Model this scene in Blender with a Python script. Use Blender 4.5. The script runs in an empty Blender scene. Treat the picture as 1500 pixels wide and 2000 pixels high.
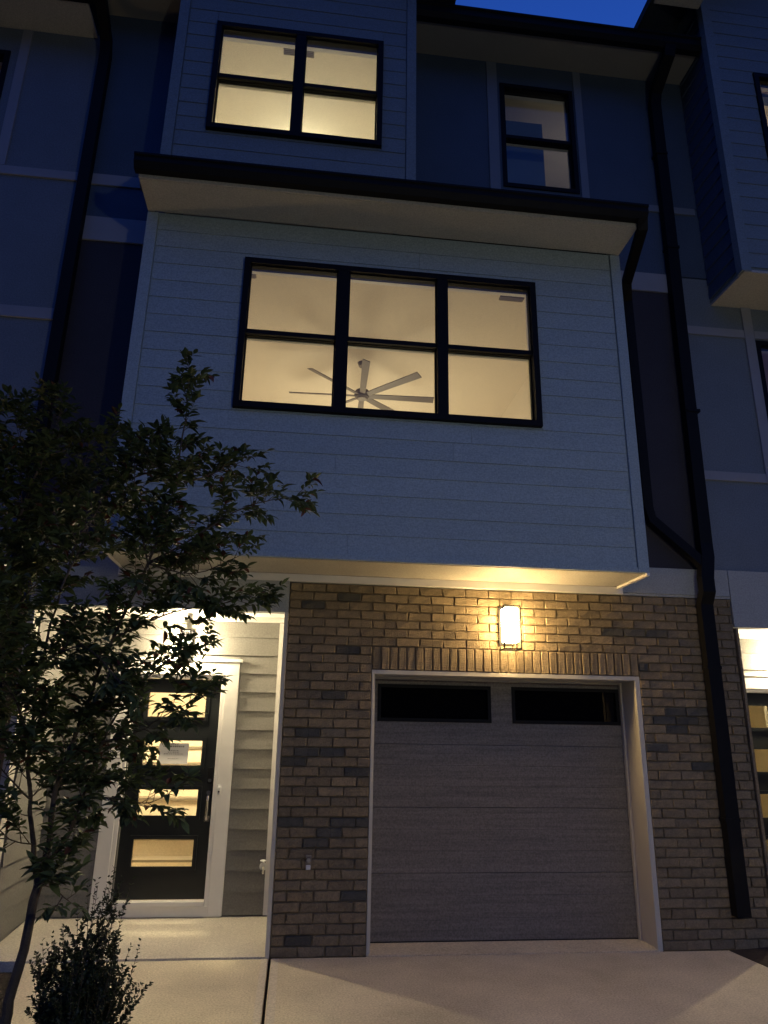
import bpy, math, random
from mathutils import Vector, Matrix
random.seed(7)
R = math.radians
C = bpy.context.scene.collection
scene = bpy.context.scene

# ---------------------------------------------------------------- camera
cam_d = bpy.data.cameras.new("camera")
cam = bpy.data.objects.new("camera", cam_d); C.objects.link(cam)
cam_d.sensor_fit = 'HORIZONTAL'; cam_d.sensor_width = 36; cam_d.lens = 36*1383.65/1500
cam_d.clip_end = 800
_r = Vector((0.99267215, -0.11976568, 0.01606821)); _u = Vector((-0.05071651, -0.29223492, 0.95500083)); _f = Vector((0.10968063, 0.94881765, 0.29616756))
m = Matrix((( _r.x, _u.x, -_f.x), (_r.y, _u.y, -_f.y), (_r.z, _u.z, -_f.z))).to_4x4()
cam.matrix_world = Matrix.Translation((0.10511, -6.35453, 1.7)) @ m
scene.camera = cam
scene.render.resolution_x = 768; scene.render.resolution_y = 1024

# ---------------------------------------------------------------- dusk sky, afterglow, exposure
SKY_STRENGTH = 4.5
w = bpy.data.worlds.new("World"); scene.world = w; w.use_nodes = True
nt = w.node_tree; bg = nt.nodes['Background']
sky = nt.nodes.new('ShaderNodeTexSky'); sky.sky_type = 'NISHITA'; sky.sun_disc = False
sky.sun_elevation = R(-3.0); sky.sun_rotation = R(20); sky.ozone_density = 3.0; sky.air_density = 1.0; sky.dust_density = 0.3
wb = nt.nodes.new('ShaderNodeVectorMath'); wb.operation = 'MULTIPLY'; wb.inputs[1].default_value = (.25, .77, 1.25)   # white balance of the photograph
nt.links.new(sky.outputs[0], wb.inputs[0]); nt.links.new(wb.outputs[0], bg.inputs['Color']); bg.inputs['Strength'].default_value = SKY_STRENGTH
sun_d = bpy.data.lights.new("afterglow", 'SUN'); sun_d.energy = 0.0; sun_d.angle = R(60); sun_d.color = (0.45, 0.62, 1.0)
sun = bpy.data.objects.new("afterglow", sun_d); C.objects.link(sun); sun.rotation_euler = (R(60), 0, R(-35))
scene.view_settings.view_transform = 'Standard'; scene.view_settings.look = 'None'
scene.view_settings.exposure = 0.0; scene.view_settings.gamma = 1; scene.view_settings.use_curve_mapping = False

# ---------------------------------------------------------------- materials
def mat(name, col, rough=0.7, var=0.12, scale=6.0, bump=0.0, bscale=60.0, objvar=0.0, metallic=0.0, spec=0.4, stretch=None, island=0.0, translucent=0.0, grain=0.0, gscale=75.0):
    mt = bpy.data.materials.new(name); mt.use_nodes = True
    n = mt.node_tree; b = n.nodes['Principled BSDF']; L = n.links.new
    b.inputs['Roughness'].default_value = rough; b.inputs['Metallic'].default_value = metallic
    b.inputs['Specular IOR Level'].default_value = spec
    tc = n.nodes.new('ShaderNodeTexCoord'); mp = n.nodes.new('ShaderNodeMapping'); L(tc.outputs['Object'], mp.inputs[0])
    if stretch: mp.inputs['Scale'].default_value = stretch
    oi = n.nodes.new('ShaderNodeObjectInfo')
    tx = n.nodes.new('ShaderNodeTexNoise'); tx.noise_dimensions = '4D'; tx.inputs['Scale'].default_value = scale; tx.inputs['Detail'].default_value = 6; tx.inputs['Roughness'].default_value = .65
    L(mp.outputs[0], tx.inputs['Vector'])
    mw = n.nodes.new('ShaderNodeMath'); mw.operation = 'MULTIPLY'; mw.inputs[1].default_value = 37.0; L(oi.outputs['Random'], mw.inputs[0]); L(mw.outputs[0], tx.inputs['W'])
    ramp = n.nodes.new('ShaderNodeMapRange'); ramp.inputs['From Min'].default_value = .25; ramp.inputs['From Max'].default_value = .75
    ramp.inputs['To Min'].default_value = 1-var; ramp.inputs['To Max'].default_value = 1+var
    L(tx.outputs['Fac'], ramp.inputs['Value']); fac = ramp.outputs[0]
    if grain:
        gn = n.nodes.new('ShaderNodeTexNoise'); gn.inputs['Scale'].default_value = gscale; gn.inputs['Detail'].default_value = 2; L(tc.outputs['Object'], gn.inputs['Vector'])
        gr = n.nodes.new('ShaderNodeMapRange'); gr.inputs['From Min'].default_value = .3; gr.inputs['From Max'].default_value = .7; gr.inputs['To Min'].default_value = 1-grain; gr.inputs['To Max'].default_value = 1+grain
        L(gn.outputs['Fac'], gr.inputs['Value']); gm2 = n.nodes.new('ShaderNodeMath'); gm2.operation = 'MULTIPLY'; L(fac, gm2.inputs[0]); L(gr.outputs[0], gm2.inputs[1]); fac = gm2.outputs[0]
    if objvar or island:
        mr = n.nodes.new('ShaderNodeMapRange'); v = objvar or island
        mr.inputs['To Min'].default_value = 1-v; mr.inputs['To Max'].default_value = 1+v
        if island:
            g = n.nodes.new('ShaderNodeNewGeometry'); L(g.outputs['Random Per Island'], mr.inputs['Value'])
        else: L(oi.outputs['Random'], mr.inputs['Value'])
        mu = n.nodes.new('ShaderNodeMath'); mu.operation = 'MULTIPLY'; L(fac, mu.inputs[0]); L(mr.outputs[0], mu.inputs[1]); fac = mu.outputs[0]
    sc = n.nodes.new('ShaderNodeVectorMath'); sc.operation = 'SCALE'; sc.inputs[0].default_value = col; L(fac, sc.inputs['Scale'])
    L(sc.outputs[0], b.inputs['Base Color'])
    if bump:
        t2 = n.nodes.new('ShaderNodeTexNoise'); t2.inputs['Scale'].default_value = bscale; t2.inputs['Detail'].default_value = 5
        L(mp.outputs[0], t2.inputs['Vector'])
        bp = n.nodes.new('ShaderNodeBump'); bp.inputs['Strength'].default_value = bump; bp.inputs['Distance'].default_value = .01
        L(t2.outputs['Fac'], bp.inputs['Height']); L(bp.outputs[0], b.inputs['Normal'])
    if translucent:
        tr = n.nodes.new('ShaderNodeBsdfTranslucent'); L(sc.outputs[0], tr.inputs['Color'])
        mx = n.nodes.new('ShaderNodeMixShader'); mx.inputs[0].default_value = translucent
        L(b.outputs[0], mx.inputs[1]); L(tr.outputs[0], mx.inputs[2]); L(mx.outputs[0], n.nodes['Material Output'].inputs['Surface'])
    return mt
def emis(name, col, s):
    mt = bpy.data.materials.new(name); mt.use_nodes = True; b = mt.node_tree.nodes['Principled BSDF']
    b.inputs['Base Color'].default_value = (.8, .8, .78, 1); b.inputs['Emission Color'].default_value = (*col, 1); b.inputs['Emission Strength'].default_value = s
    return mt
def glassmat(name, tint=(.93, .95, .95)):
    mt = bpy.data.materials.new(name); mt.use_nodes = True; n = mt.node_tree; n.nodes.remove(n.nodes['Principled BSDF'])
    t = n.nodes.new('ShaderNodeBsdfTransparent'); t.inputs[0].default_value = (*tint, 1)
    g = n.nodes.new('ShaderNodeBsdfGlossy'); g.inputs['Roughness'].default_value = .03
    f = n.nodes.new('ShaderNodeFresnel'); gm = n.nodes.new('ShaderNodeNewGeometry'); mr = n.nodes.new('ShaderNodeMapRange'); mr.inputs['To Min'].default_value = 1.5; mr.inputs['To Max'].default_value = 1/1.5
    n.links.new(gm.outputs['Backfacing'], mr.inputs['Value']); n.links.new(mr.outputs[0], f.inputs['IOR'])
    mx = n.nodes.new('ShaderNodeMixShader'); n.links.new(f.outputs[0], mx.inputs[0]); n.links.new(t.outputs[0], mx.inputs[1]); n.links.new(g.outputs[0], mx.inputs[2])
    n.links.new(mx.outputs[0], n.nodes['Material Output'].inputs['Surface'])
    return mt
M = dict(
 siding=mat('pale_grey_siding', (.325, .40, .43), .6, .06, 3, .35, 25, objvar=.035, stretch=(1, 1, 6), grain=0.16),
 porch=mat('greige_siding', (.17, .165, .15), .6, .07, 3, .08, 25, objvar=.04, stretch=(1, 1, 6), grain=0.16),
 trim=mat('white_trim_paint', (.74, .72, .68), .45, .05, 4, .08, 40),
 band=mat('pale_grey_band', (.36, .38, .37), .6, .08, 3, .2, 40, grain=0.16),
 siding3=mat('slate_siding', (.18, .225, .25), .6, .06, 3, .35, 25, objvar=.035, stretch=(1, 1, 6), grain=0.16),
 trim3=mat('slate_trim', (.17, .20, .24), .6, .08, 3, .1, 40),
 jamb=mat('stone_casing', (.55, .53, .45), .5, .06, 4, .08, 40),
 soffit_dim=mat('off_white_soffit_dimmed', (.27, .26, .23), .6, .06, 3, .1, 40),  # same soffit colour, darkened to bake in the dimness of the upper eaves
 upper=mat('blue_grey_panel', (.062, .092, .14), .7, .10, 2, .3, 50, grain=0.16),
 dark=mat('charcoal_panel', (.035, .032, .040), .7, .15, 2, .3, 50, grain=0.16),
 nwall=mat('neighbour_grey_panel', (.15, .18, .215), .7, .10, 2, .3, 50, grain=0.16),
 ntrim=mat('neighbour_trim', (.27, .28, .31), .6, .08, 3, .1, 40),
 soffit=mat('off_white_soffit', (.46, .45, .40), .6, .06, 3, .1, 40, grain=0.16),
 black=mat('black_aluminium', (.007, .007, .008), .6, .2, 8, .02, 40, spec=.15),
 frame=mat('black_window_frame', (.006, .006, .008), .6, .2, 8, spec=.15),
 brick=mat('taupe_brick', (.22, .172, .105), .9, .28, 22, .9, 70, objvar=.16, grain=0.16),
 brickdark=mat('charcoal_brick', (.085, .082, .068), .9, .3, 22, .9, 70, objvar=.15),
 brickmix=mat('taupe_brick_mass', (.22, .172, .105), .9, .28, 22, .9, 70, island=.16, grain=0.16),
 mortar=mat('mortar', (.17, .135, .088), .95, .2, 30, .8, 120),
 concrete=mat('broom_concrete', (.54, .49, .37), .9, .28, 1.1, .5, 90, grain=0.22),
 concrete2=mat('porch_concrete', (.52, .48, .40), .85, .08, 3, .35, 90, grain=0.2),
 soil=mat('dark_mulch_soil', (.03, .024, .018), 1, .3, 20, 1.0, 50),
 asphalt=mat('asphalt', (.05, .05, .05), .9, .2, 30, .6, 150),
 door=mat('black_door_paint', (.014, .016, .017), .3, .15, 6, .05, 30),
 gdoor=mat('charcoal_garage_steel', (.175, .158, .14), .6, .34, 4, .25, 40, stretch=(.35, 1, 9), grain=0.25),
 metal=mat('satin_nickel', (.5, .48, .45), .25, .05, 10, metallic=1),
 plastic=mat('white_plastic', (.7, .7, .68), .4, .03, 10),
 room=mat('cream_room_paint', (.74, .67, .56), .9, .03, 3, grain=0.07),
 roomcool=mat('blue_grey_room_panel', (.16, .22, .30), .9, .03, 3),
 wood=mat('brown_wood', (.20, .09, .04), .5, .2, 8, stretch=(1, 1, 8)),
 fan=mat('brushed_grey_fan', (.20, .175, .145), .5, .1, 6),
 paper=mat('white_paper', (.80, .78, .72), .9, .02, 5),
 ink=mat('grey_ink', (.25, .22, .18), .9, .02, 5),
 bark=mat('brown_bark', (.085, .065, .045), .9, .3, 30, .6, 80),
 leaf=mat('dark_green_leaf', (.062, .088, .030), .68, .2, 8, island=.35, translucent=.22),
 leafone=mat('green_leaf', (.066, .094, .034), .68, .2, 8, objvar=.35, translucent=.22),
 leafred=mat('reddish_new_leaf', (.10, .035, .02), .45, .2, 8, island=.3, translucent=.2),
 shrub=mat('shrub_leaf', (.028, .040, .015), .55, .2, 8, island=.35, translucent=.15),
 shingle=mat('dark_shingle', (.03, .03, .032), .95, .3, 20, .6, 60),
 glass=glassmat('window_glass'), darkglass=mat('garage_glass', (.004, .004, .005), .015, .0, 3),
)
M['shade'] = emis('lit_opal_glass', (1.0, .66, .28), 120.0)
M['porchshade'] = emis('lit_bulb', (1.0, .82, .52), 2700.0)
M['streetglobe'] = emis('lit_street_globe', (1.0, .97, .78), 235.0)
M['fixture'] = emis('lit_ceiling_fixture', (1.0, .80, .50), 12.0)

# ---------------------------------------------------------------- helpers
class MB:
    def __init__(s): s.v = []; s.f = []
    def box(s, x0, x1, y0, y1, z0, z1):
        if x0 > x1: x0, x1 = x1, x0
        if y0 > y1: y0, y1 = y1, y0
        if z0 > z1: z0, z1 = z1, z0
        n = len(s.v); s.v += [(x0,y0,z0),(x1,y0,z0),(x1,y1,z0),(x0,y1,z0),(x0,y0,z1),(x1,y0,z1),(x1,y1,z1),(x0,y1,z1)]
        s.f += [tuple(n+i for i in q) for q in ((3,2,1,0),(4,5,6,7),(0,1,5,4),(1,2,6,5),(2,3,7,6),(3,0,4,7))]; return s
    def prism(s, prof, a, b, axis='x'):          # profile of (p, z), p = y for axis x and x for axis y
        n = len(s.v); k = len(prof)
        for t in (a, b):
            for p, z in prof: s.v.append((t, p, z) if axis == 'x' else (p, t, z))
        s.f += [tuple(range(n, n+k))[::-1], tuple(range(n+k, n+2*k))]
        for i in range(k): j = (i+1) % k; s.f.append((n+i, n+j, n+k+j, n+k+i))
        return s
    def tube(s, pts, rad, seg=8, cap=True):
        pts = [Vector(p) for p in pts]; n0 = len(s.v); k = len(pts)
        if not hasattr(rad, '__len__'): rad = [rad]*k
        prev = None
        for i, p in enumerate(pts):
            d = (pts[min(i+1, k-1)]-pts[max(i-1, 0)]).normalized()
            if prev is None: a = d.orthogonal().normalized()
            else: a = (prev - d*prev.dot(d)).normalized()
            prev = a; b = d.cross(a)
            for j in range(seg):
                t = 2*math.pi*j/seg; q = p + (a*math.cos(t)+b*math.sin(t))*rad[i]; s.v.append(tuple(q))
        for i in range(k-1):
            for j in range(seg):
                a0 = n0+i*seg+j; b0 = n0+i*seg+(j+1) % seg; s.f.append((a0, b0, b0+seg, a0+seg))
        if cap: s.f.append(tuple(range(n0, n0+seg))[::-1]); s.f.append(tuple(range(n0+(k-1)*seg, n0+k*seg)))
        return s
    def duct(s, pts, wx, wy):                    # rectangular downspout: section kept level-ish in x and y
        n0 = len(s.v); k = len(pts)
        for i, p in enumerate(pts):
            a = Vector(pts[max(i-1, 0)]); b = Vector(pts[min(i+1, k-1)]); d = (b-a).normalized()
            ux = Vector((1, 0, 0)); ux = (ux-d*ux.dot(d)); ux = ux.normalized() if ux.length > .05 else Vector((0, 0, 1))
            uy = d.cross(ux); P = Vector(p)
            for sx, sy in ((-1, -1), (1, -1), (1, 1), (-1, 1)): s.v.append(tuple(P+ux*sx*wx/2+uy*sy*wy/2))
        for i in range(k-1):
            for j in range(4): a0 = n0+i*4+j; b0 = n0+i*4+(j+1) % 4; s.f.append((a0, b0, b0+4, a0+4))
        s.f.append((n0+3, n0+2, n0+1, n0)); e = n0+(k-1)*4; s.f.append((e, e+1, e+2, e+3)); return s
    def wall(s, x0, x1, z0, z1, y0, y1, holes=()):
        xs = sorted({x0, x1, *[min(max(h[i], x0), x1) for h in holes for i in (0, 1)]}); zs = sorted({z0, z1, *[min(max(h[i], z0), z1) for h in holes for i in (2, 3)]})
        def solid(i, j):
            if i < 0 or j < 0 or i >= len(xs)-1 or j >= len(zs)-1: return False
            cx = (xs[i]+xs[i+1])/2; cz = (zs[j]+zs[j+1])/2
            return not any(h[0] < cx < h[1] and h[2] < cz < h[3] for h in holes)
        def q(*p): n = len(s.v); s.v.extend(p); s.f.append((n, n+1, n+2, n+3))
        for i in range(len(xs)-1):
            for j in range(len(zs)-1):
                if not solid(i, j): continue
                a, b, c, d = xs[i], xs[i+1], zs[j], zs[j+1]
                q((a,y0,c),(b,y0,c),(b,y0,d),(a,y0,d)); q((a,y1,d),(b,y1,d),(b,y1,c),(a,y1,c))
                if not solid(i-1, j): q((a,y1,c),(a,y0,c),(a,y0,d),(a,y1,d))
                if not solid(i+1, j): q((b,y0,c),(b,y1,c),(b,y1,d),(b,y0,d))
                if not solid(i, j-1): q((a,y1,c),(b,y1,c),(b,y0,c),(a,y0,c))
                if not solid(i, j+1): q((a,y0,d),(b,y0,d),(b,y1,d),(a,y1,d))
        return s
    def mesh(s, name, mt):
        me = bpy.data.meshes.new(name); me.from_pydata(s.v, [], s.f); me.materials.append(mt); return me
    def obj(s, name, mt, parent=None, loc=None, bevel=0):
        o = bpy.data.objects.new(name, s.mesh(name, mt)); C.objects.link(o)
        if parent is not None: attach(o, parent)
        if loc: o.location = loc
        if bevel:
            b = o.modifiers.new('bevel', 'BEVEL'); b.width = bevel; b.segments = 2; b.limit_method = 'ANGLE'
        return o
def world_loc(o):
    if o.parent is None: return Vector(o.location)
    return world_loc(o.parent) + o.matrix_parent_inverse.to_translation() + Vector(o.location)
def attach(o, parent):                           # parents are never rotated here; meshes of parts carry world coordinates
    o.parent = parent; o.matrix_parent_inverse = Matrix.Translation(-world_loc(parent))
def thing(name, label, cat, loc, group=None):
    o = bpy.data.objects.new(name, None); C.objects.link(o); o.location = loc; o.empty_display_size = .2
    o['label'] = label; o['category'] = cat
    if group: o['group'] = group
    return o
def tag(o, label, cat, group=None):
    o['label'] = label; o['category'] = cat
    if group: o['group'] = group
    return o
def struct(o): o['kind'] = 'structure'; return o

# ---------------------------------------------------------------- ground
struct(MB().box(-60, 60, -60, 40, -.40, -.06).obj('ground', M['soil']))
struct(MB().box(-60, 60, -22, -14, -.056, -.05).obj('road', M['asphalt']))
g = .006
dw = MB()
for (a, b) in ((0.012, 4.18),):
    for (c, d) in ((-14, -9.5), (-9.49, -5.4), (-5.39, -.004)): dw.box(a, b, c, d, -.1, 0.0)
struct(dw.obj('driveway', M['concrete'], bevel=.006))
struct(MB().box(.76, 3.23, .002, .6, -.1, 0.006).obj('garage_apron', M['concrete'], bevel=.004))
wk = MB()
wk.v += [(-1.84,-.008,-.1),(-.008,-.008,-.1),(-.008,-1.62,-.1),(-1.44,-1.62,-.1),(-1.84,-.008,0),(-.008,-.008,0),(-.008,-1.62,0),(-1.44,-1.62,0)]
wk.f += [(0,1,2,3),(7,6,5,4),(4,5,1,0),(5,6,2,1),(6,7,3,2),(7,4,0,3)]
struct(wk.obj('walkway', M['concrete'], bevel=.006))
# smooth trowelled bands either side of the joint, 4 mm proud sheets
tb = MB().box(.020, .072, -9, -.02, .0, .004); tb.box(-.060, -.012, -1.6, -.02, .0, .004)
struct(tb.obj('trowelled_joint_edge', M['concrete2']))
struct(MB().box(4.9, 6.3, -3.5, -.004, -.1, -.002).obj('neighbour_walkway', M['concrete'], bevel=.006))
struct(MB().box(4.22, 4.89, -3.5, -.03, -.1, -.004).obj('neighbour_walkway_edge', M['concrete']))
def stuff(o): o['kind'] = 'stuff'; return o
mu = MB()
def chip(mb, x, y, z, s):
    a = random.random()*6.28; c, d = math.cos(a)*s, math.sin(a)*s; h = s*random.uniform(.2, .6)
    n = len(mb.v); mb.v += [(x-c, y-d, z), (x+d*.3, y-c*.3, z+h*.4), (x+c, y+d, z+h), (x-d*.3, y+c*.3, z+h*.7)]; mb.f += [(n, n+1, n+2), (n, n+2, n+3)]
for i in range(5000):
    x = random.uniform(-3.4, -.1); y = random.uniform(-3.2, -.02)
    if y > -1.64 and x > -1.86+(-y)*.245: continue
    chip(mu, x, y, -.055+random.random()*.02, random.uniform(.012, .035))
stuff(mu.obj('mulch', M['soil']))
mu2 = MB()
for i in range(500): chip(mu2, random.uniform(3.85, 4.25), random.uniform(-.5, -.02)-0, .0, random.uniform(.012, .03))
m2b = MB(); n = 0
m2b.v += [(3.80,-.02,.003),(4.30,-.02,.03),(4.30,-.75,.02),(3.86,-.62,.003),(3.80,-.02,-.05),(4.30,-.02,-.05),(4.30,-.75,-.05),(3.86,-.62,-.05)]
m2b.f += [(3,2,1,0),(4,5,6,7),(0,1,5,4),(1,2,6,5),(2,3,7,6),(3,0,4,7)]
struct(m2b.obj('soil_strip', M['soil']))

# ---------------------------------------------------------------- houses
GH = "three storey townhouses in a terrace"
home = thing('townhouse', 'middle grey townhouse with a projecting bay, brick garage front and recessed porch', 'house', (1.0, 0, 0), GH)
hright = thing('townhouse', 'right-hand grey townhouse cut off by the frame, beyond the long black downspout', 'house', (7.4, 0, 0), GH)
hleft = thing('townhouse', 'left-hand grey townhouse cut off by the frame, behind the darker tree', 'house', (-5.4, 0, 0), GH)

def siding(parent, x0, x1, z0, z1, Y, course, mt, holes=(), joints=True, lap=.014):
    z = z0; k = 0; rnd = random.Random(int(abs(x0*100)+z0*31))
    while z < z1-.02:
        za, zb = z, min(z+course, z1)
        segs = [(x0, x1, za, zb)]
        for h in holes:
            new = []
            for (a, b, c, d) in segs:
                if d <= h[2]+.001 or c >= h[3]-.001 or b <= h[0] or a >= h[1]: new.append((a, b, c, d)); continue
                if h[0]-a > .02: new.append((a, h[0]-.003, c, d))
                if b-h[1] > .02: new.append((h[1]+.003, b, c, d))
                if h[2]-c > .02: new.append((max(a, h[0]), min(b, h[1]), c, h[2]-.003))
                if d-h[3] > .02: new.append((max(a, h[0]), min(b, h[1]), h[3]+.003, d))
            segs = new
        for (a, b, c, d) in segs:
            cuts = [a, b]
            if joints and b-a > 2.2: cuts = [a, a+(b-a)*rnd.uniform(.25, .75), b]
            for p, q in zip(cuts, cuts[1:]):
                j1 = rnd.uniform(-.0008, .0008)
                mb = MB().prism([(Y-lap+j1, c), (Y-.001, c), (Y-.001, d-.001), (Y-.007+j1, d-.001), (Y-lap+.001+j1, c+.004)], p+.0015, q-.0015)
                mb.obj('siding_board', mt, parent)
        z += course; k += 1
def siding_side(parent, X, sgn, y0, y1, z0, z1, course, mt):
    z = z0
    while z < z1-.02:
        zb = min(z+course, z1)
        MB().prism([(X+sgn*.020, z), (X+sgn*.001, z), (X+sgn*.001, zb-.002), (X+sgn*.007, zb-.002)], y0, y1, 'y').obj('siding_board', mt, parent); z += course

def window(parent, x0, x1, z0, z1, Y, mull, rail, fw=.055, proud=.03, depth=.10):
    fr = MB(); yb = Y+depth
    fr.box(x0, x0+fw, Y-proud, yb, z0, z1); fr.box(x1-fw, x1, Y-proud, yb, z0, z1)
    fr.box(x0+fw, x1-fw, Y-proud, yb, z1-fw, z1); fr.box(x0+fw, x1-fw, Y-proud-.004, yb, z0, z0+fw)
    cols = []; a = x0+fw
    for (p, q) in mull: fr.box(p, q, Y-proud+.002, yb, z0+fw, z1-fw); cols.append((a, p)); a = q
    cols.append((a, x1-fw))
    f = fr.obj('window', M['frame'], parent)
    for (a, b) in cols:
        s = .012
        up = MB(); up.box(a, b, Y+.005, Y+.04, rail, rail+.045); up.box(a, a+s, Y+.005, Y+.04, rail+.045, z1-fw); up.box(b-s, b, Y+.005, Y+.04, rail+.045, z1-fw); up.box(a, b, Y+.006, Y+.04, z1-fw-s, z1-fw)
        up.obj('sash', M['frame'], f)
        lo = MB(); lo.box(a, b, Y+.048, Y+.085, rail-.004, rail+.04); lo.box(a, a+s, Y+.048, Y+.085, z0+fw, rail-.004); lo.box(b-s, b, Y+.048, Y+.085, z0+fw, rail-.004); lo.box(a, b, Y+.048, Y+.085, z0+fw, z0+fw+s+.01)
        lo.obj('sash', M['frame'], f)
        MB().box(a, b, Y+.086, Y+.115, rail-.012, rail+.03).obj('sash_lock_rail', M['trim'], f)
        MB().box(a+s, b-s, Y+.020, Y+.024, rail+.045, z1-fw-s).obj('pane', M['glass'], f)
        MB().box(a+s, b-s, Y+.064, Y+.068, z0+fw+s+.01, rail-.004).obj('pane', M['glass'], f)
    jl = MB(); t = .03
    jl.box(x0+fw, x1-fw, yb, yb+.045, z1-fw-.004, z1-fw+t); 
    jl.box(x0+fw-t, x0+fw-.002, yb, yb+.045, z0+fw, z1-fw); jl.box(x1-fw+.002, x1-fw+t, yb, yb+.045, z0+fw, z1-fw); jl.box(x0+fw, x1-fw, yb, yb+.045, z0+fw-t, z0+fw)
    jl.obj('jamb_liner', M['trim'], f)
    return f
def room(parent, x0, x1, y0, y1, z0, z1, mt=None, front=None):
    mt = mt or M['room']; t = .08
    r = MB(); r.box(x0-t, x1+t, y0, y1+t, z1, z1+t); r.box(x0-t, x1+t, y0, y1+t, z0-t, z0)
    r.box(x0-t, x0, y0, y1, z0, z1); r.box(x1, x1+t, y0, y1, z0, z1); r.box(x0, x1, y1, y1+t, z0, z1)
    return r.obj('room_wall', mt, parent)
def lamp(name, loc, watts, col, rad=.12):
    d = bpy.data.lights.new(name, 'POINT'); d.energy = watts; d.color = col; d.shadow_soft_size = rad
    o = bpy.data.objects.new(name, d); C.objects.link(o); o.location = loc; return o

# --- main upper wall of the middle house
W3 = (-1.07, .68, 7.372, 8.765); W2 = (-.572, 2.203, 4.37, 5.888); WS = (2.135, 3.03, 7.60, 9.10)
MB().wall(.9, 4.45, 6.62, 9.5, 0, .12, holes=(WS,)).obj('upper_wall', M['upper'], home)
MB().box(-2.40, -1.40, 0, .12, 6.68, 9.6).obj('upper_wall', M['upper'], home)
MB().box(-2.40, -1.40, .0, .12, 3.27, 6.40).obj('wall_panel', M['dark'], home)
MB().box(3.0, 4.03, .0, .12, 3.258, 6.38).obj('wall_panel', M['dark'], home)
for (a, b, c, d, y) in ((-2.40, -1.42, 6.40, 6.68, -.02), (3.02, 4.03, 6.38, 6.61, -.02)): MB().box(a, b, y, .1, c, d).obj('trim_band', M['ntrim'], home)
MB().box(-2.40, -1.42, -.02, -.001, 7.08, 7.21).obj('trim_band', M['ntrim'], home)
for (a, b, c, d) in ((1.98, 2.10, 7.545, 9.40), (3.05, 3.14, 7.545, 9.40), (1.05, 4.40, 7.455, 7.54)): MB().box(a, b, -.02, -.001, c, d).obj('trim_board', M['trim3'], home)
MB().box(3.145, 4.44, -.012, -.001, 7.545, 7.56).obj('trim_board', M['upper'], home)
window(home, *WS, 0, [], 8.31, fw=.05, proud=.015)
# --- brick front
OP = (.757, 3.234, -.2, 2.222)
brickwall = MB().wall(0.004, 4.222, -.1, 2.976, .018, .30, holes=(OP,)).obj('brick_wall', M['mortar'], home)
MB().box(.0, 4.226, -.004, .30, 2.978, 3.0).obj('wall_cap', M['band'], home)
def brick_mesh(L, H, D, seed, mt, q=1.0):
    r = random.Random(seed); c = .006; v = []
    def j(a): return r.uniform(-a, a)
    for (x, z) in ((0, 0), (L, 0), (L, H), (0, H)): v.append((x+j(.002), .022, z+j(.0015)))
    for (x, z) in ((0, 0), (L, 0), (L, H), (0, H)): v.append((x+j(.002), c+j(.002), z+j(.0015)))
    for (x, z) in ((c, c), (L/2, c*.6), (L-c, c), (L-c, H-c), (L/2, H-c*.6), (c, H-c)): v.append((x+j(.004)*q, j(.005)*q, z+j(.0035)*q))
    f = [(0,1,5,4),(1,2,6,5),(2,3,7,6),(3,0,4,7),(4,5,10,9,8),(5,6,11,10),(6,7,13,12,11),(7,4,8,13),(8,9,12,13),(9,10,11,12)]
    me = bpy.data.meshes.new('brick'); me.from_pydata([(a, b, d) for a, b, d in v], [], [t for t in f]); me.materials.append(mt); return me
BL, CH = .215, .0783
meshes = {}
def bmesh_for(kind, k, L, H):
    key = (kind, k, round(L, 3), round(H, 3))
    if key not in meshes: meshes[key] = brick_mesh(L, H, .02, hash((k, round(L, 3))) % 1000, M['brickdark'] if kind else M['brick'])
    return meshes[key]
DARKPTS = [(0.122, 2.808), (0.296, 2.815), (0.49, 2.822), (0.614, 2.378), (0.375, 1.985), (0.213, 1.686), (0.187, 1.512), (0.359, 1.506), (0.106, 1.421), (0.625, 1.337), (0.162, 0.993), (0.431, 0.994), (0.652, 0.987), (0.334, 0.908), (0.38, 0.816), (0.57, 0.395), (0.207, 0.138), (3.078, 2.633), (3.228, 2.628), (3.467, 2.646), (3.31, 2.338), (3.458, 1.938), (3.671, 1.942), (3.399, 1.847), (3.58, 1.842), (3.473, 1.76), (3.309, 1.59), (3.692, 1.422)]
cells = []
for c in range(38):
    z = c*CH
    if z+CH > 2.99: break
    spans = [(0, .757), (3.234, 4.226)] if z < 2.41 else [(0, 4.226)]
    for (a, b) in spans:
        x = a - (BL/2 if c % 2 else 0) if a == 0 else 0 - (BL/2 if c % 2 else 0) + BL*math.floor((a+(BL/2 if c % 2 else 0))/BL)
        while x < b-.01:
            p, q = max(x, a), min(x+BL, b)
            if q-p > .03: cells.append((p+.004, q-.004, z+.004, z+CH-.005))
            x += BL
nb = 0; rest = MB()
cells.sort(key=lambda q: -(q[2]))
for (p, q, z0, z1) in cells:
    dark = any(p-.004 <= dx <= q+.004 and z0-.005 <= dz <= z1+.004 for dx, dz in DARKPTS)
    L = q-p; Lr = round(L/.0335)*.0335 if L < .19 else .207
    k = random.randrange(6)
    me = bmesh_for(int(dark), k, .207 if L > .19 else L, z1-z0)
    if nb < 266 or dark:
        o = bpy.data.objects.new('brick', me); C.objects.link(o); attach(o, brickwall)
        o.location = (p, random.uniform(-.003, .003), z0); nb += 1
    else:
        n = len(rest.v); yo = random.uniform(-.003, .003)
        rest.v += [(v.co.x+p, v.co.y+yo, v.co.z+z0) for v in me.vertices]; rest.f += [tuple(n+i for i in pl.vertices) for pl in me.polygons]
x = .757
sm = [brick_mesh(.0675, .198, .02, 900+i, M['brick'], .45) for i in range(5)]
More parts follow.
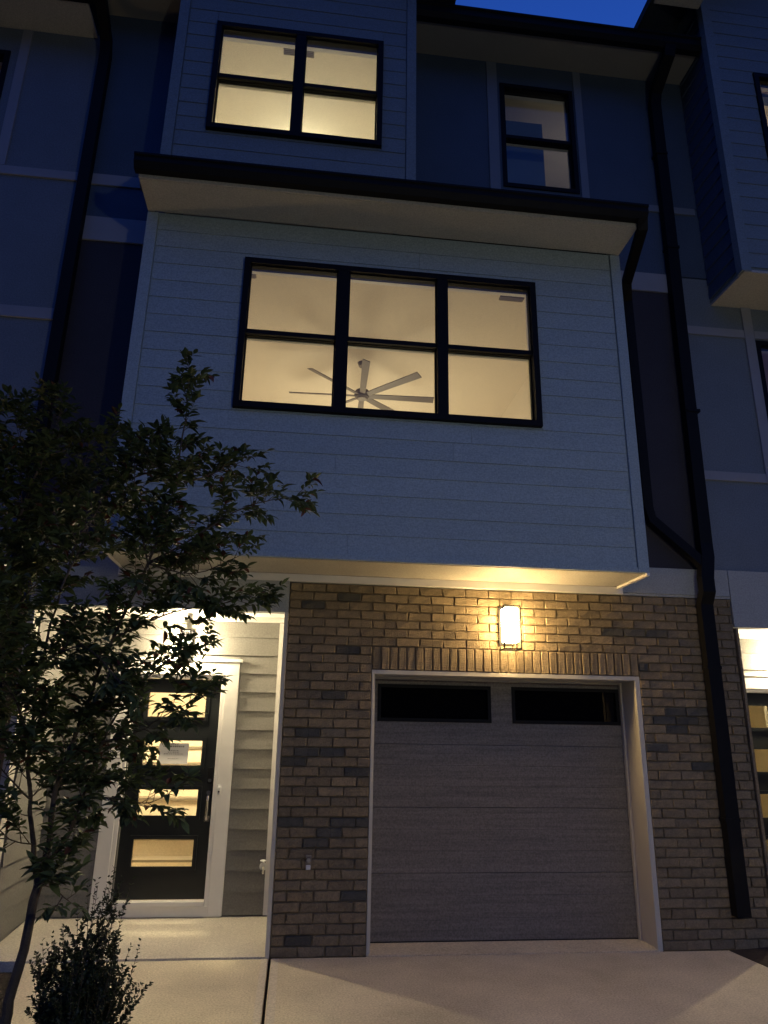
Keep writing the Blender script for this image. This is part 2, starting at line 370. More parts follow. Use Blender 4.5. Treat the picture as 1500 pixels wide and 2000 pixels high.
while x < 3.22:
    o = bpy.data.objects.new('soldier_brick', random.choice(sm)); C.objects.link(o); attach(o, brickwall); o.location = (x+.005, random.uniform(-.005, .001), 2.226); x += 2.477/32
stuff(rest.obj('bricks', M['brickmix'], brickwall))

# garage door and its white jambs
gj = MB(); gj.box(.757, .775, .004, .05, .0, 2.185); gj.box(.757, .792, .051, .36, .0, 2.185); gj.box(.757, .792, .004, .36, 2.185, 2.222); gj.box(3.199, 3.234, .004, .36, .0, 2.222); gj.box(.792, 3.199, .004, .36, 2.185, 2.222)
gj.box(3.188, 3.1985, .004, .05, .0, 2.1845)
gj.box(.792, .812, .30, .345, .0, 2.185); gj.box(3.179, 3.199, .30, .345, .0, 2.185); gj.box(.812, 3.179, .30, .345, 2.165, 2.185)
gj.obj('garage_door_casing', M['jamb'], home, bevel=.003)
gd = MB().box(.792, 3.199, .40, .43, .01, 2.185).obj('garage_door', M['gdoor'], home)
zs = [.012, .535, 1.065, 1.60, 2.18]
for i in range(4):
    z0, z1 = zs[i], zs[i+1]-.003; pm = MB()
    if i < 3:
        h = (z1-z0)/3
        for k in range(3): pm.prism([(.3532, z0+k*h+.0005), (.399, z0+k*h), (.399, z0+(k+1)*h), (.3532, z0+(k+1)*h-.0005), (.352, z0+(k+1)*h-.003), (.352, z0+k*h+.003)], .794, 3.197)
    else: pm.wall(.794, 3.197, z0, z1, .352, .399, holes=((.87, 1.90, 1.812, 2.105), (2.14, 3.155, 1.812, 2.105)))
    pm.obj('garage_door_section', M['gdoor'], gd)
for a, b in ((.87, 1.90), (2.14, 3.155)):
    MB().box(a, b, .375, .38, 1.812, 2.105).obj('garage_window_pane', M['darkglass'], gd)
    fr = MB().wall(a-.02, b+.02, 1.792, 2.125, .345, .3515, holes=((a+.012, b-.012, 1.824, 2.093),)); fr.obj('garage_window_frame', M['frame'], gd)
MB().box(.80, 3.19, .345, .4, .0065, .011).obj('bottom_seal', M['black'], gd)

# --- porch
def porch(parent, ox, x0, x1, walls=True, lefttrim=True, right_at_brick=True):
    D = 1.0
    hol = (-1.585+ox, -.505+ox, 0, 2.295)
    pw = MB().wall(x0, x1, -.1, 2.9, D, D+.12, holes=((-1.45+ox, -.61+ox, .2, 2.19),)).obj('porch_wall', M['porch'], parent)
    siding(pw, x0+.02, x1-.098, .092, 2.745, D, .1782, M['porch'], holes=((-1.63+ox, -.467+ox, -.1, 2.334),), joints=False, lap=.024)
    siding_side(pw, x0+.05, 1, .14, D-.02, .092, 2.745, .1782, M['porch'])
    MB().box(x0, x0+.05, 0.13, D, .03, 2.8).obj('porch_side_wall', M['porch'], parent)
    MB().box(x1-.02, x1-.001, .13, D, .03, 2.8).obj('porch_side_wall', M['trim'], parent)
    MB().box(x1-.098, x1-.021, D-.03, D-.001, .085, 2.74).obj('inside_corner_trim', M['trim'], parent)
    MB().box(x0+.05, x1-.021, D-.03, D-.001, 2.745, 2.80).obj('frieze_board', M['trim'], parent)
    MB().box(x0, x1, .101, D+.1, 2.80, 2.84).obj('porch_ceiling', M['trim'], parent)
    sl = MB().prism([(.0, -.1), (.0, .012), (.02, .016), (D+.02, .076), (D+.02, -.1)], x0+.002, x1-.008).obj('porch_slab', M['concrete2'], parent)
    # casing
    cs = MB(); zb, zt = .078, 2.334
    cs.box(-1.63+ox, -1.50+ox, D-.035, D, zb, zt-.13); cs.box(-.597+ox, -.467+ox, D-.035, D, zb, zt-.13); cs.box(-1.63+ox, -.467+ox, D-.035, D, zt-.13, zt)
    cs.box(-1.50+ox, -1.462+ox, D-.02, D+.03, zb, zt-.13); cs.box(-.635+ox, -.597+ox, D-.02, D+.03, zb, zt-.13); cs.box(-1.462+ox, -.635+ox, D-.02, D+.03, zt-.168, zt-.13)
    cs.box(-1.655+ox, -.442+ox, D-.045, D, zt, zt+.03)
    cs.obj('door_casing', M['trim'], parent, bevel=.005)
    sil = MB().box(-1.50+ox, -.597+ox, D-.03, D+.03, .078, .165).box(-1.462+ox, -.635+ox, D-.055, D+.05, .166, .205); sil.obj('door_sill', M['trim'], parent, bevel=.004)
    lz = ((1.80, 2.035), (1.357, 1.59), (.912, 1.148), (.478, .716)); lx = (-1.325+ox, -.772+ox)
    dr = MB().wall(-1.455+ox, -.64+ox, .21, 2.165, D+.035, D+.08, holes=[(lx[0], lx[1], a, b) for a, b in lz]).obj('front_door', M['door'], parent)
    for a, b in lz:
        MB().box(lx[0], lx[1], D+.052, D+.056, a, b).obj('door_pane', M['glass'], dr)
        fr = MB().wall(lx[0]-.03, lx[1]+.03, a-.03, b+.03, D+.022, D+.0345, holes=((lx[0]+.004, lx[1]-.004, a+.004, b-.004),)); fr.obj('pane_frame', M['door'], dr, bevel=.003)
    MB().box(-.70+ox, -.648+ox, D+.012, D+.0345, 1.20, 1.345).obj('keypad_lock', M['black'], dr, bevel=.004)
    MB().tube([(-.674+ox, D-.004, 1.23), (-.674+ox, D+.012, 1.23)], .016, 12).obj('lock_cylinder', M['metal'], dr)
    h = MB().tube([(-.674+ox, D+.03, 1.09), (-.674+ox, D-.035, 1.09), (-.674+ox, D-.05, 1.05), (-.674+ox, D-.05, .93), (-.674+ox, D-.035, .89), (-.674+ox, D+.03, .89)], .010, 8)
    h.box(-.70+ox, -.648+ox, D+.02, D+.0345, .865, .915); h.tube([(-.674+ox, D+.03, 1.12), (-.674+ox, D-.0, 1.12)], .02, 12); h.obj('door_handle', M['metal'], dr)
    # hallway behind the door with a stair
    rm = room(parent, x0+.25, x1-.05, D+.12, D+2.8, .2, 2.75)
    for k in range(9):
        st = MB(); st.box(-1.75+ox, -.70+ox, D+.9+k*.2, D+.9+(k+1)*.2, .2, .38+k*.18); st.obj('stair_step', M['room'], rm)
        MB().box(-1.76+ox, -.70+ox, D+.87+k*.2, D+.9+(k+1)*.2, .382+k*.18, .405+k*.18).obj('stair_tread', M['fan'], rm)
    MB().box(-.70+ox, -.66+ox, D+.7, D+2.7, .2, 2.74).obj('stair_side_board', M['wood'] if ox == 0 else M['room'], rm)
    return pw
porch(home, 0, -2.2, 0.0)
lamp('hall_light', (-1.15, 1.75, 2.45), 230, (1, .80, .44), .1)
hd = MB(); hd.box(-2.2, -.002, -.012, .10, 2.702, 3.26); hd.obj('porch_header', M['band'], home)
MB().box(-2.2, -1.5, .11, .13, 2.84, 3.26).obj('porch_header_back', M['band'], home)
for (a, b) in ((-.036, -.002), (-2.2, -2.146)): MB().box(a, b, -.016, .12, .0, 2.70).obj('corner_board', M['jamb'], home, bevel=.003)
MB().box(-.036, -.002, -.015, .13, 2.701, 2.976).obj('corner_filler', M['band'], home)

# --- second floor bay
BY = -.63
bay = MB(); bay.wall(-1.47, 3.07, 3.07, 6.32, BY+.02, BY+.14, holes=(W2,)); bay.box(-1.47, -1.35, BY+.14, .0, 3.07, 6.32); bay.box(2.95, 3.07, BY+.14, 0, 3.07, 6.32)
bayo = bay.obj('second_floor_bay', M['siding'], home)
siding(bayo, -1.395, 2.995, 3.10, 6.305, BY+.02, .1782, M['siding'], holes=(W2,))
siding_side(bayo, 3.07, 1, BY+.09, -.02, 3.10, 6.305, .1782, M['siding']); siding_side(bayo, -1.47, -1, BY+.09, -.02, 3.10, 6.305, .1782, M['siding'])
for a, b in ((-1.50, -1.40), (3.0, 3.10)): MB().box(a, b, BY-.008, BY+.085, 3.055, 6.305).obj('corner_board', M['siding'], bayo, bevel=.003)
MB().box(-1.398, 2.998, BY-.006, BY+.018, 3.055, 3.098).obj('drip_board', M['siding'], bayo)
MB().box(-1.47, 3.07, BY+.02, -.001, 3.05, 3.069).obj('bay_soffit', M['soffit'], bayo)
MB().box(-1.50, 3.13, -.03, -.005, 2.982, 3.048).obj('frieze_board', M['trim'], bayo)
for (a, b) in ((-1.50, -1.47), (3.07, 3.10)): MB().box(a, b, BY-.006, -.031, 3.03 if a > 0 else 3.046, 3.0545).obj('soffit_edge_strip', M['trim'], bayo)
window(bayo.parent, *W2, BY, [(.296, .402), (1.237, 1.335)], 5.11)
rm2 = room(home, -1.35, 2.95, -.49, 5.2, 3.3, 6.25)
lamp('room_light', (.8, 3.0, 4.4), 98, (1.0, .83, .52), .5)
# --- shed roof and gutter over the bay
so = MB().box(-1.49, 3.06, -1.04, BY-.009, 6.31, 6.33).obj('bay_roof_soffit', M['soffit'], home)
rf = MB().prism([(-1.06, 6.45), (-1.06, 6.49), (-.60, 6.97), (-.45, 6.97), (-.45, 6.5), (-.9, 6.34)], -1.52, 3.11).obj('bay_roof', M['shingle'], home)
MB().prism([(-1.044, 6.312), (-1.06, 6.312), (-1.06, 6.45), (-1.044, 6.45)], -1.50, 3.08).obj('fascia_board', M['soffit'], home)
gu = MB().prism([(-1.061, 6.345), (-1.13, 6.345), (-1.165, 6.40), (-1.165, 6.445), (-1.18, 6.455), (-1.18, 6.475), (-1.061, 6.475)], -1.53, 3.16).obj('gutter', M['black'], home)
ef = MB(); ef.box(-1.50, -1.49, -1.04, -.02, 6.315, 6.46); ef.box(3.06, 3.10, -1.04, -.02, 6.315, 6.46); ef.obj('end_fascia', M['soffit'], home)
st = MB().prism([(-.6, 6.5), (-.6, 6.97), (0, 6.99), (0, 6.5)], 1.03, 3.11); st.obj('roof_flashing', M['shingle'], home)
dsb = MB().duct([(3.11, -1.11, 6.36), (3.13, -1.08, 6.30), (3.36, -.25, 6.30), (3.43, -.08, 6.18), (3.44, -.06, 6.0), (3.44, -.06, 3.85), (3.47, -.06, 3.72), (3.86, -.09, 3.36), (3.93, -.10, 3.28)], .09, .075)
dsb.obj('bay_downspout', M['black'], home)
# --- third floor bay
UY = -.60
ub = MB(); ub.wall(-1.44, 1.005, 6.6, 10.4, UY+.02, UY+.14, holes=(W3,)); ub.box(-1.44, -1.32, UY+.14, 0, 6.6, 10.4); ub.box(.885, 1.005, UY+.14, 0, 6.6, 10.4)
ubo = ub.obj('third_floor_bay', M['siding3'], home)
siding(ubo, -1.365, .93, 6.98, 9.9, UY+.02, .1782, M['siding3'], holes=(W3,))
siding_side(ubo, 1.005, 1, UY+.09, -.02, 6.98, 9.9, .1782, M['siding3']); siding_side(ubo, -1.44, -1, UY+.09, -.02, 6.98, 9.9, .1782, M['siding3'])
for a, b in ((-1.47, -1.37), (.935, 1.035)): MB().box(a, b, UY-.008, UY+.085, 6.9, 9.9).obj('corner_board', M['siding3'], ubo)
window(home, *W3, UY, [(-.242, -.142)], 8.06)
room(home, -1.32, .885, -.46, 4.2, 7.02, 9.35)
lamp('room_light', (-.2, 1.75, 9.12), 26, (1.0, .91, .60), .10)
lamp('room_light', (-.2, 1.6, 7.8), 30, (1.0, .92, .64), .3)
# small room behind the narrow window
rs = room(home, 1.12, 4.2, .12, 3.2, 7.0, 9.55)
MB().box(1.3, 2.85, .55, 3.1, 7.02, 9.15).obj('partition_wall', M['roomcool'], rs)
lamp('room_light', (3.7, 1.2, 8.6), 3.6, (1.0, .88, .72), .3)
# --- top eave, gutter, gable roofs
MB().box(1.036, 4.449, -.43, -.001, 9.42, 9.44).obj('eave_soffit', M['soffit_dim'], home)
MB().prism([(-.431, 9.37), (-.50, 9.37), (-.535, 9.42), (-.535, 9.50), (-.555, 9.51), (-.555, 9.53), (-.431, 9.53)], 1.037, 4.43).obj('gutter', M['black'], home)
MB().prism([(-.50, 9.53), (-.43, 9.53), (.1, 9.72), (3.5, 11.3), (3.5, 11.34), (-.5, 9.57)], 1.037, 4.44).obj('main_roof', M['shingle'], home)
MB().box(-2.42, -1.471, -.43, -.001, 9.42, 9.44).obj('eave_soffit', M['soffit_dim'], home)
MB().prism([(-.431, 9.37), (-.50, 9.37), (-.535, 9.42), (-.555, 9.53), (-.431, 9.53)], -2.42, -1.472).obj('gutter', M['black'], home)
def gable(parent, xl, xr, zl, y0, y1, mt=M['shingle']):
    xm = (xl+xr)/2; h = (xr-xl)/2*.55; t = .10
    MB().prism([(xl, zl), (xm, zl+h), (xr, zl), (xr, zl+t), (xm, zl+h+t), (xl, zl+t)], y0, y1, 'y').obj('gable_roof', mt, parent)
gable(home, -1.94, 1.50, 9.62, -1.0, 3.0)
# long downspouts
d1 = MB().duct([(4.04, -.49, 9.40), (4.04, -.46, 9.30), (4.03, -.12, 9.10), (4.03, -.07, 8.95), (4.02, -.07, 7.2), (4.0, -.07, 5.4), (3.985, -.07, 3.50), (3.975, -.09, 3.36), (3.925, -.12, 3.15), (3.92, -.13, 3.02), (3.92, -.06, 2.9), (3.925, -.055, .26)], .125, .09)
dso = d1.obj('downspout', M['black'], home)
for z in (8.2, 6.9, 4.9, 2.3, 1.0):
    MB().box(3.85+(.1 if z > 3.2 else 0), 3.99+(.1 if z > 3.2 else 0), -.125 if z > 3.2 else -.108, -.01, z, z+.03).obj('strap', M['black'], dso)
MB().duct([(-2.33, -.47, 9.1), (-2.33, -.12, 8.9), (-2.33, -.07, 8.75), (-2.32, -.07, 3.0), (-2.30, -.07, .2)], .11, .09).obj('downspout', M['black'], hleft)

# --- right neighbour
NW2 = (4.905, 6.35, 4.45, 5.87)
nw = MB().wall(4.036, 10.5, 3.262, 6.6, .0, .12, holes=(NW2,)); nw.obj('neighbour_wall', M['nwall'], hright)
MB().wall(4.46, 10.5, 6.6, 9.6, .0, .12, holes=((4.6, 7.3, 6.9, 9.4),)).obj('upper_wall', M['upper'], hright)
MB().box(4.23, 6.6, -.012, .10, 2.708, 3.26).obj('porch_header', M['band'], hright)
MB().box(4.036, 4.222, -.012, .10, 3.002, 3.26).obj('wall_band', M['band'], home)
MB().box(3.10, 4.032, -.012, .10, 3.002, 3.256).obj('wall_band', M['band'], home)
for (a, b, c, d) in ((4.06, 4.785, 5.885, 5.98), (4.06, 4.785, 4.20, 4.295), (4.79, 4.90, 4.20, 6.28), (4.905, 6.4, 4.20, 4.29), (4.905, 6.4, 5.89, 5.98)): MB().box(a, b, -.022, -.001, c, d).obj('trim_board', M['ntrim'], hright)
window(hright, *NW2, 0, [(5.57, 5.67)], 5.1, proud=.015)
room(hright, 4.6, 7.2, .12, 3.5, 3.6, 6.25)
lamp('room_light', (6.2, 1.8, 4.6), 1.4, (1.0, .62, .40), .3)
NW3 = (4.945, 6.70, 7.372, 8.99)
nb3 = MB(); nb3.wall(4.45, 7.3, 6.30, 10.6, UY+.0, UY+.12, holes=(NW3,)); nb3.box(4.45, 4.57, UY+.12, 0, 6.30, 10.6); nb3.box(7.18, 7.3, UY+.12, 0, 6.3, 10.6)
nbo = nb3.obj('third_floor_bay', M['siding3'], hright)
siding(nbo, 4.53, 7.2, 6.34, 10.0, UY, .1782, M['siding3'], holes=(NW3,))
siding_side(nbo, 4.45, -1, UY+.07, -.02, 6.34, 10.0, .1782, M['upper'])
MB().box(4.42, 4.525, UY-.03, UY+.065, 6.28, 10.2).obj('corner_board', M['siding3'], nbo)
MB().box(4.45, 7.3, UY-.02, -.001, 6.27, 6.298).obj('bay_soffit', M['soffit'], nbo)
window(hright, *NW3, UY, [(5.77, 5.87)], 8.2)
room(hright, 4.6, 7.15, -.46, 4.2, 7.02, 9.45)
lamp('room_light', (5.8, 2.0, 8.6), 30, (1.0, .82, .47), .2)
gable(hright, 3.80, 7.95, 9.90, -1.1, 3.0)
MB().prism([(-1.1, 9.9), (-.6, 9.9), (-.6, 10.0), (-1.1, 10.0)], 3.85, 4.4).obj('rake_return', M['soffit'], hright)
porch(hright, 5.93, 4.232, 6.5)
lamp('hall_light', (4.8, 1.75, 2.45), 230, (1, .80, .44), .1)
MB().box(4.234, 4.26, -.016, .12, .0, 2.70).obj('corner_board', M['brickmix'], hright)
nbw = MB().box(6.5, 10.5, .0, .3, -.1, 3.26).obj('brick_wall', M['brickmix'], hright)
# --- left neighbour
LW = (-4.5, -3.34, 7.55, 8.72)
lw = MB().wall(-9.5, -2.41, 2.7, 9.1, .0, .12, holes=(LW,)); lw.obj('neighbour_wall', M['nwall'], hleft)
for (a, b, c, d) in ((-6, -2.42, 7.10, 7.20), (-6, -2.42, 5.455, 5.575), (-3.25, -3.15, 7.205, 9.03), (-6, -2.42, 3.27, 3.36)): MB().box(a, b, -.022, -.001, c, d).obj('trim_board', M['ntrim'], hleft)
window(hleft, *LW, 0, [], 8.1, proud=.015)
room(hleft, -5.2, -2.8, .12, 3, 7.0, 9.0)
lamp('room_light', (-4.0, 1.8, 8.0), .7, (1.0, .62, .45), .3)
MB().box(-9.5, -2.47, -.42, -.001, 9.05, 9.08).obj('eave_soffit', M['soffit'], hleft)
MB().prism([(-.421, 9.03), (-.50, 9.03), (-.54, 9.08), (-.55, 9.19), (-.421, 9.19)], -9.5, -2.36).obj('gutter', M['black'], hleft)
MB().box(-9.5, -2.41, -.5, .1, 9.2, 9.6).obj('roof_edge', M['shingle'], hleft)
MB().box(-9.5, -2.205, .0, .3, -.1, 2.698).obj('brick_wall', M['brickmix'], hleft)
# closed dark backs so that no sky shows through the terrace
bk = MB(); bk.box(-9.5, 10.5, 5.6, 5.7, 0, 9.6); bk.obj('back_wall', M['upper'], home)

# ---------------------------------------------------------------- lanterns
def lantern(x, z, Y, label, shade, scale=1.0, group='box lanterns on the terrace', bulb=False):
    t = thing('wall_lantern', label, 'wall light', (x, Y, z), group)
    w = .078*scale; h = .30*scale
    MB().box(x-.075, x+.06, Y-.018, Y-.001, z-.02, z+h+.03).obj('backplate', M['black'], t, bevel=.003)
    f = MB(); f.box(x-w*.5, x+w*.5, Y-.12, Y-.019, z+h+.012, z+h+.020); f.box(x-w, x+w, Y-.172, Y-.160, z+h+.010, z+h+.022)
    b = .006
    for sx in (-1, 1):
        for yy in (Y-.166, Y-.03): f.box(x+sx*w-b, x+sx*w+b, yy-b, yy+b, z-.07, z+h+.012)
    for yy in (Y-.166, Y-.03): f.box(x-w, x+w, yy-b+.001, yy+b-.001, z-.075, z-.062)
    for sx in (-1, 1): f.box(x+sx*w-b+.001, x+sx*w+b-.001, Y-.166, Y-.03, z-.074, z-.063)
    f.obj('frame', M['black'], t)
    if bulb:
        MB().tube([(x, Y-.10, z+h+.011), (x, Y-.10, z+h*.62)], .012, 10).obj('socket', M['metal'], t)
        q = MB(); q.tube([(x, Y-.10, z+h*.30+.036-.036*math.cos(math.pi*i/8)) for i in range(9)], [max(.036*math.sin(math.pi*i/8), .002) for i in range(9)], 14).obj('bulb', shade, t)
        return t
    MB().box(x-w+.012, x+w-.012, Y-.155, Y-.042, z-.005, z+h+.002).obj('lamp_shade', shade, t, bevel=.012)
    return t
lantern(1.995, 2.49, 0, 'lit box lantern with a glowing white shade on the brick above the garage door', M['shade'])
lantern(-1.0, 2.42, .98, 'lit lantern over the front door in the porch, hidden behind tree leaves', M['porchshade'], .62, bulb=True)
lantern(5.38, 2.42, .98, 'lit lantern over the right-hand neighbour\'s front door, beyond the brick corner', M['porchshade'], .62, bulb=True)
lantern(-4.3, 2.49, 0, 'lit lantern over the left-hand neighbour\'s garage, outside the left edge of the photo', M['shade'])  # added out of view as warm fill light
lantern(8.6, 2.49, 0, 'lit lantern over the right-hand neighbour\'s garage, outside the right edge of the photo', M['shade'])  # likewise an unseen extra lantern, there only to throw light

# ---------------------------------------------------------------- small things
f = thing('ceiling_fan', 'eight-bladed ceiling fan seen through the lower middle panes of the big window', 'ceiling fan', (.742, 1.813, 6.25))
MB().tube([(.742, 1.813, 6.249), (.742, 1.813, 6.20)], [.07, .05], 16).obj('canopy', M['fan'], f)
MB().tube([(.742, 1.813, 6.20), (.742, 1.813, 5.86)], .016, 10).obj('rod', M['fan'], f)
MB().tube([(.742, 1.813, 5.87), (.742, 1.813, 5.85), (.742, 1.813, 5.79), (.742, 1.813, 5.755)], [.05, .085, .10, .085], 20).obj('motor_housing', M['fan'], f)
MB().tube([(.742, 1.813, 5.754), (.742, 1.813, 5.735)], [.08, .06], 20).obj('light_cover', M['fan'], f)
for k in range(8):
    a = R(-2+45*k); ca, sa = math.cos(a), math.sin(a); mb = MB()
    def pt(r, s, z): return (.742+ca*r-sa*s, 1.813+sa*r+ca*s, z)
    mb.v += [pt(.09, -.035, 5.785), pt(.92, -.045, 5.788), pt(.92, .045, 5.756), pt(.09, .035, 5.765), pt(.09, -.035, 5.795), pt(.92, -.045, 5.798), pt(.92, .045, 5.766), pt(.09, .035, 5.775)]
    mb.f += [(3,2,1,0),(4,5,6,7),(0,1,5,4),(1,2,6,5),(2,3,7,6),(3,0,4,7)]
    mb.obj('blade', M['fan'], f)
def vent(x, y, z, w, d, label):
    t = thing('ceiling_vent', label, 'air vent', (x, y, z), 'air vents in the ceilings')
    MB().box(x-w/2, x+w/2, y-d/2, y+d/2, z-.012, z-.002).obj('grille_frame', M['fan'], t)
    for k in range(4): yy = y-d/2+(k+.5)*d/4; MB().box(x-w/2+.01, x+w/2-.01, yy-.006, yy+.006, z-.02, z-.0125).obj('slat', M['ink'], t)
vent(2.22, .145, 6.25, .27, .07, 'small ceiling vent behind the top right pane of the three-part window')
vent(-.60, .13, 6.25, .13, .07, 'small ceiling vent at the left edge of the three-part window')
vent(-.25, .12, 9.35, .36, .09, 'wide ceiling vent behind the mullion of the lit top floor window')
t = thing('ceiling_light', 'round lit ceiling fixture low in the lit top floor window', 'ceiling light', (-.2, 1.75, 9.35))
MB().tube([(-.2, 1.75, 9.349), (-.2, 1.75, 9.30)], [.07, .06], 20).obj('base', M['metal'], t)
MB().box(1.6, 1.61, 1.2, 1.21, 1.2, 1.21) if False else None
# notice taped to the second door pane
pp = thing('paper_notice', 'white printed notice taped inside the second pane of the front door', 'notice', (-1.04, 1.05, 1.37))
MB().box(-1.181, -.903, 1.046, 1.0475, 1.372, 1.562).obj('sheet', M['paper'], pp)
tx = MB(); rr = random.Random(3)
for (zz, wd, hh) in ((1.545, .09, .007), (1.525, .20, .014), (1.490, .09, .006), (1.476, .11, .006), (1.460, .18, .006), (1.42, .10, .004)):
    x = -1.042-wd/2
    while x < -1.042+wd/2:
        l = rr.uniform(.006, .02); tx.box(x, min(x+l, -1.042+wd/2), 1.0445, 1.0455, zz, zz+hh); x += l+.005
tx.obj('printed_lines', M['ink'], pp)
db = thing('doorbell', 'small white oval doorbell on the right-hand door casing', 'doorbell', (-.575, .965, 1.15))
pb = MB(); pb.tube([(-.575, .964, 1.15), (-.575, .95, 1.15), (-.575, .942, 1.15)], [.024, .022, .012], 16)
for i, v in enumerate(pb.v): pb.v[i] = (v[0], v[1], 1.15+(v[2]-1.15)*1.9)
pb.obj('bell_plate', M['plastic'], db)
MB().tube([(-.575, .942, 1.135), (-.575, .936, 1.135)], .008, 12).obj('button', M['metal'], db)
hb = thing('hose_tap', 'white hose tap low on the porch siding beside the brick', 'tap', (-.12, .975, .49))
MB().tube([(-.12, .978, .49), (-.12, .965, .49)], .035, 16).obj('flange', M['plastic'], hb)
MB().tube([(-.12, .97, .49), (-.12, .90, .49), (-.12, .885, .475), (-.12, .88, .44)], .012, 10).obj('spout', M['metal'], hb)
MB().tube([(-.12, .91, .50), (-.12, .905, .545), (-.12, .904, .55)], [.006, .006, .028], 12).obj('handle', M['plastic'], hb)
ol = thing('outdoor_outlet', 'small grey outlet with a white cap on the left brick column', 'outlet', (.27, -.005, .65))
MB().box(.248, .292, -.022, -.004, .625, .735).obj('cover_plate', M['ink'], ol, bevel=.003)
MB().tube([(.27, -.045, .70), (.27, -.02, .70)], [.018, .022], 14).obj('round_cap', M['metal'], ol)
MB().box(.252, .288, -.040, -.021, .628, .662).obj('white_cap', M['plastic'], ol, bevel=.004)

# ---------------------------------------------------------------- trees
STEMS_FRONT = [[[(-1.17, -2.2, -0.07), (-1.2, -2.2, 0.31), (-1.18, -2.2, 0.55), (-1.14, -2.2, 0.93)], 0.03, 0.022], [[(-1.14, -2.2, 0.93), (-1.2, -2.17, 1.11), (-1.27, -2.13, 1.33), (-1.32, -2.1, 1.61), (-1.34, -2.07, 2.03), (-1.3, -2.03, 2.47), (-1.26, -2.0, 2.77)], 0.016, 0.005], [[(-1.14, -2.2, 0.93), (-1.12, -2.2, 1.14), (-1.12, -2.2, 1.39), (-1.04, -2.2, 1.75), (-0.93, -2.2, 2.17), (-0.79, -2.2, 2.61), (-0.69, -2.2, 3.09), (-0.67, -2.2, 3.53), (-0.67, -2.2, 3.83)], 0.018, 0.003], [[(-1.14, -2.2, 1.0), (-1.04, -2.18, 1.14), (-0.99, -2.17, 1.34), (-0.93, -2.15, 1.62), (-0.8, -2.13, 1.89), (-0.63, -2.12, 2.07), (-0.48, -2.1, 2.13)], 0.012, 0.003], [[(-0.79, -2.2, 2.61), (-0.53, -2.24, 2.77), (-0.31, -2.28, 2.93), (-0.1, -2.31, 3.0), (0.05, -2.35, 3.02)], 0.007, 0.002], [[(-0.93, -2.2, 2.17), (-0.65, -2.17, 2.33), (-0.37, -2.13, 2.4), (-0.18, -2.1, 2.47)], 0.007, 0.002], [[(-0.69, -2.2, 3.09), (-0.46, -2.15, 3.21), (-0.26, -2.1, 3.34)], 0.005, 0.002], [[(-0.79, -2.2, 2.61), (-0.92, -2.08, 3.02), (-1.03, -1.95, 3.47)], 0.006, 0.002], [[(-1.28, -2.2, 1.62), (-1.39, -2.3, 1.87), (-1.5, -2.4, 2.12), (-1.58, -2.5, 2.51)], 0.008, 0.003], [[(-0.92, -2.2, 1.62), (-0.72, -2.27, 1.68), (-0.56, -2.33, 1.78), (-0.41, -2.4, 1.85)], 0.006, 0.002], [[(-0.98, -2.2, 1.34), (-0.81, -2.27, 1.35), (-0.64, -2.33, 1.33), (-0.55, -2.4, 1.36)], 0.005, 0.002], [[(-1.25, -2.2, 1.34), (-1.38, -2.3, 1.49), (-1.46, -2.4, 1.62)], 0.006, 0.002], [[(-1.25, -2.2, 2.44), (-1.18, -2.05, 2.88), (-1.15, -1.9, 3.24)], 0.006, 0.002], [[(-1.14, -2.2, 0.93), (-1.05, -2.3, 0.94), (-0.93, -2.4, 0.9)], 0.004, 0.002], [[(-1.12, -2.2, 1.39), (-0.99, -2.05, 1.48), (-0.9, -1.9, 1.56)], 0.005, 0.002], [[(-1.29, -2.2, 2.02), (-1.03, -2.4, 2.11), (-0.78, -2.6, 1.92)], 0.006, 0.002], [[(-0.69, -2.2, 3.09), (-0.82, -2.25, 3.23), (-0.89, -2.3, 3.3)], 0.004, 0.002], [[(-0.79, -2.2, 2.61), (-0.5, -2.35, 2.53), (-0.26, -2.5, 2.6)], 0.005, 0.002], [[(-1.19, -2.2, 1.12), (-1.29, -2.25, 1.15), (-1.39, -2.3, 1.25)], 0.004, 0.002]]
STEMS_BACK = [[[(-2.07, -1.5, 0.12), (-2.04, -1.5, 0.62), (-2.0, -1.5, 1.16), (-1.99, -1.5, 1.75), (-1.93, -1.5, 2.22), (-1.87, -1.5, 2.62), (-1.81, -1.5, 3.08), (-1.72, -1.5, 3.54), (-1.66, -1.5, 3.86)], 0.03, 0.004], [[(-1.93, -1.5, 2.22), (-2.08, -1.57, 2.87), (-2.05, -1.63, 3.39), (-1.98, -1.7, 3.74)], 0.01, 0.003], [[(-1.87, -1.5, 2.62), (-1.64, -1.43, 2.89), (-1.51, -1.37, 3.29), (-1.5, -1.3, 3.71)], 0.01, 0.003], [[(-1.99, -1.5, 1.75), (-1.82, -1.55, 2.06), (-1.68, -1.6, 2.44), (-1.46, -1.65, 2.74), (-1.26, -1.7, 3.05)], 0.01, 0.003], [[(-1.99, -1.5, 1.75), (-1.89, -1.35, 1.84), (-1.78, -1.2, 2.02)], 0.008, 0.003], [[(-1.81, -1.5, 3.08), (-1.94, -1.35, 3.51), (-2.04, -1.2, 3.84)], 0.006, 0.002]]
def leaf_verts(L, W, droop, fold):
    st = ((0, 0), (.28, .85), (.55, 1.0), (.8, .6), (1, 0)); v = []; 
    for t, w in st: v.append((L*t, 0, -droop*t*t*L))
    for t, w in st[1:4]: v.append((L*t, W*w/2, -droop*t*t*L+fold*W*w/2)); v.append((L*t, -W*w/2, -droop*t*t*L+fold*W*w/2))
    f = [(0, 1, 5), (0, 6, 1), (1, 2, 7, 5), (6, 8, 2, 1), (2, 3, 9, 7), (8, 10, 3, 2), (3, 4, 9), (10, 4, 3)]
    return v, f
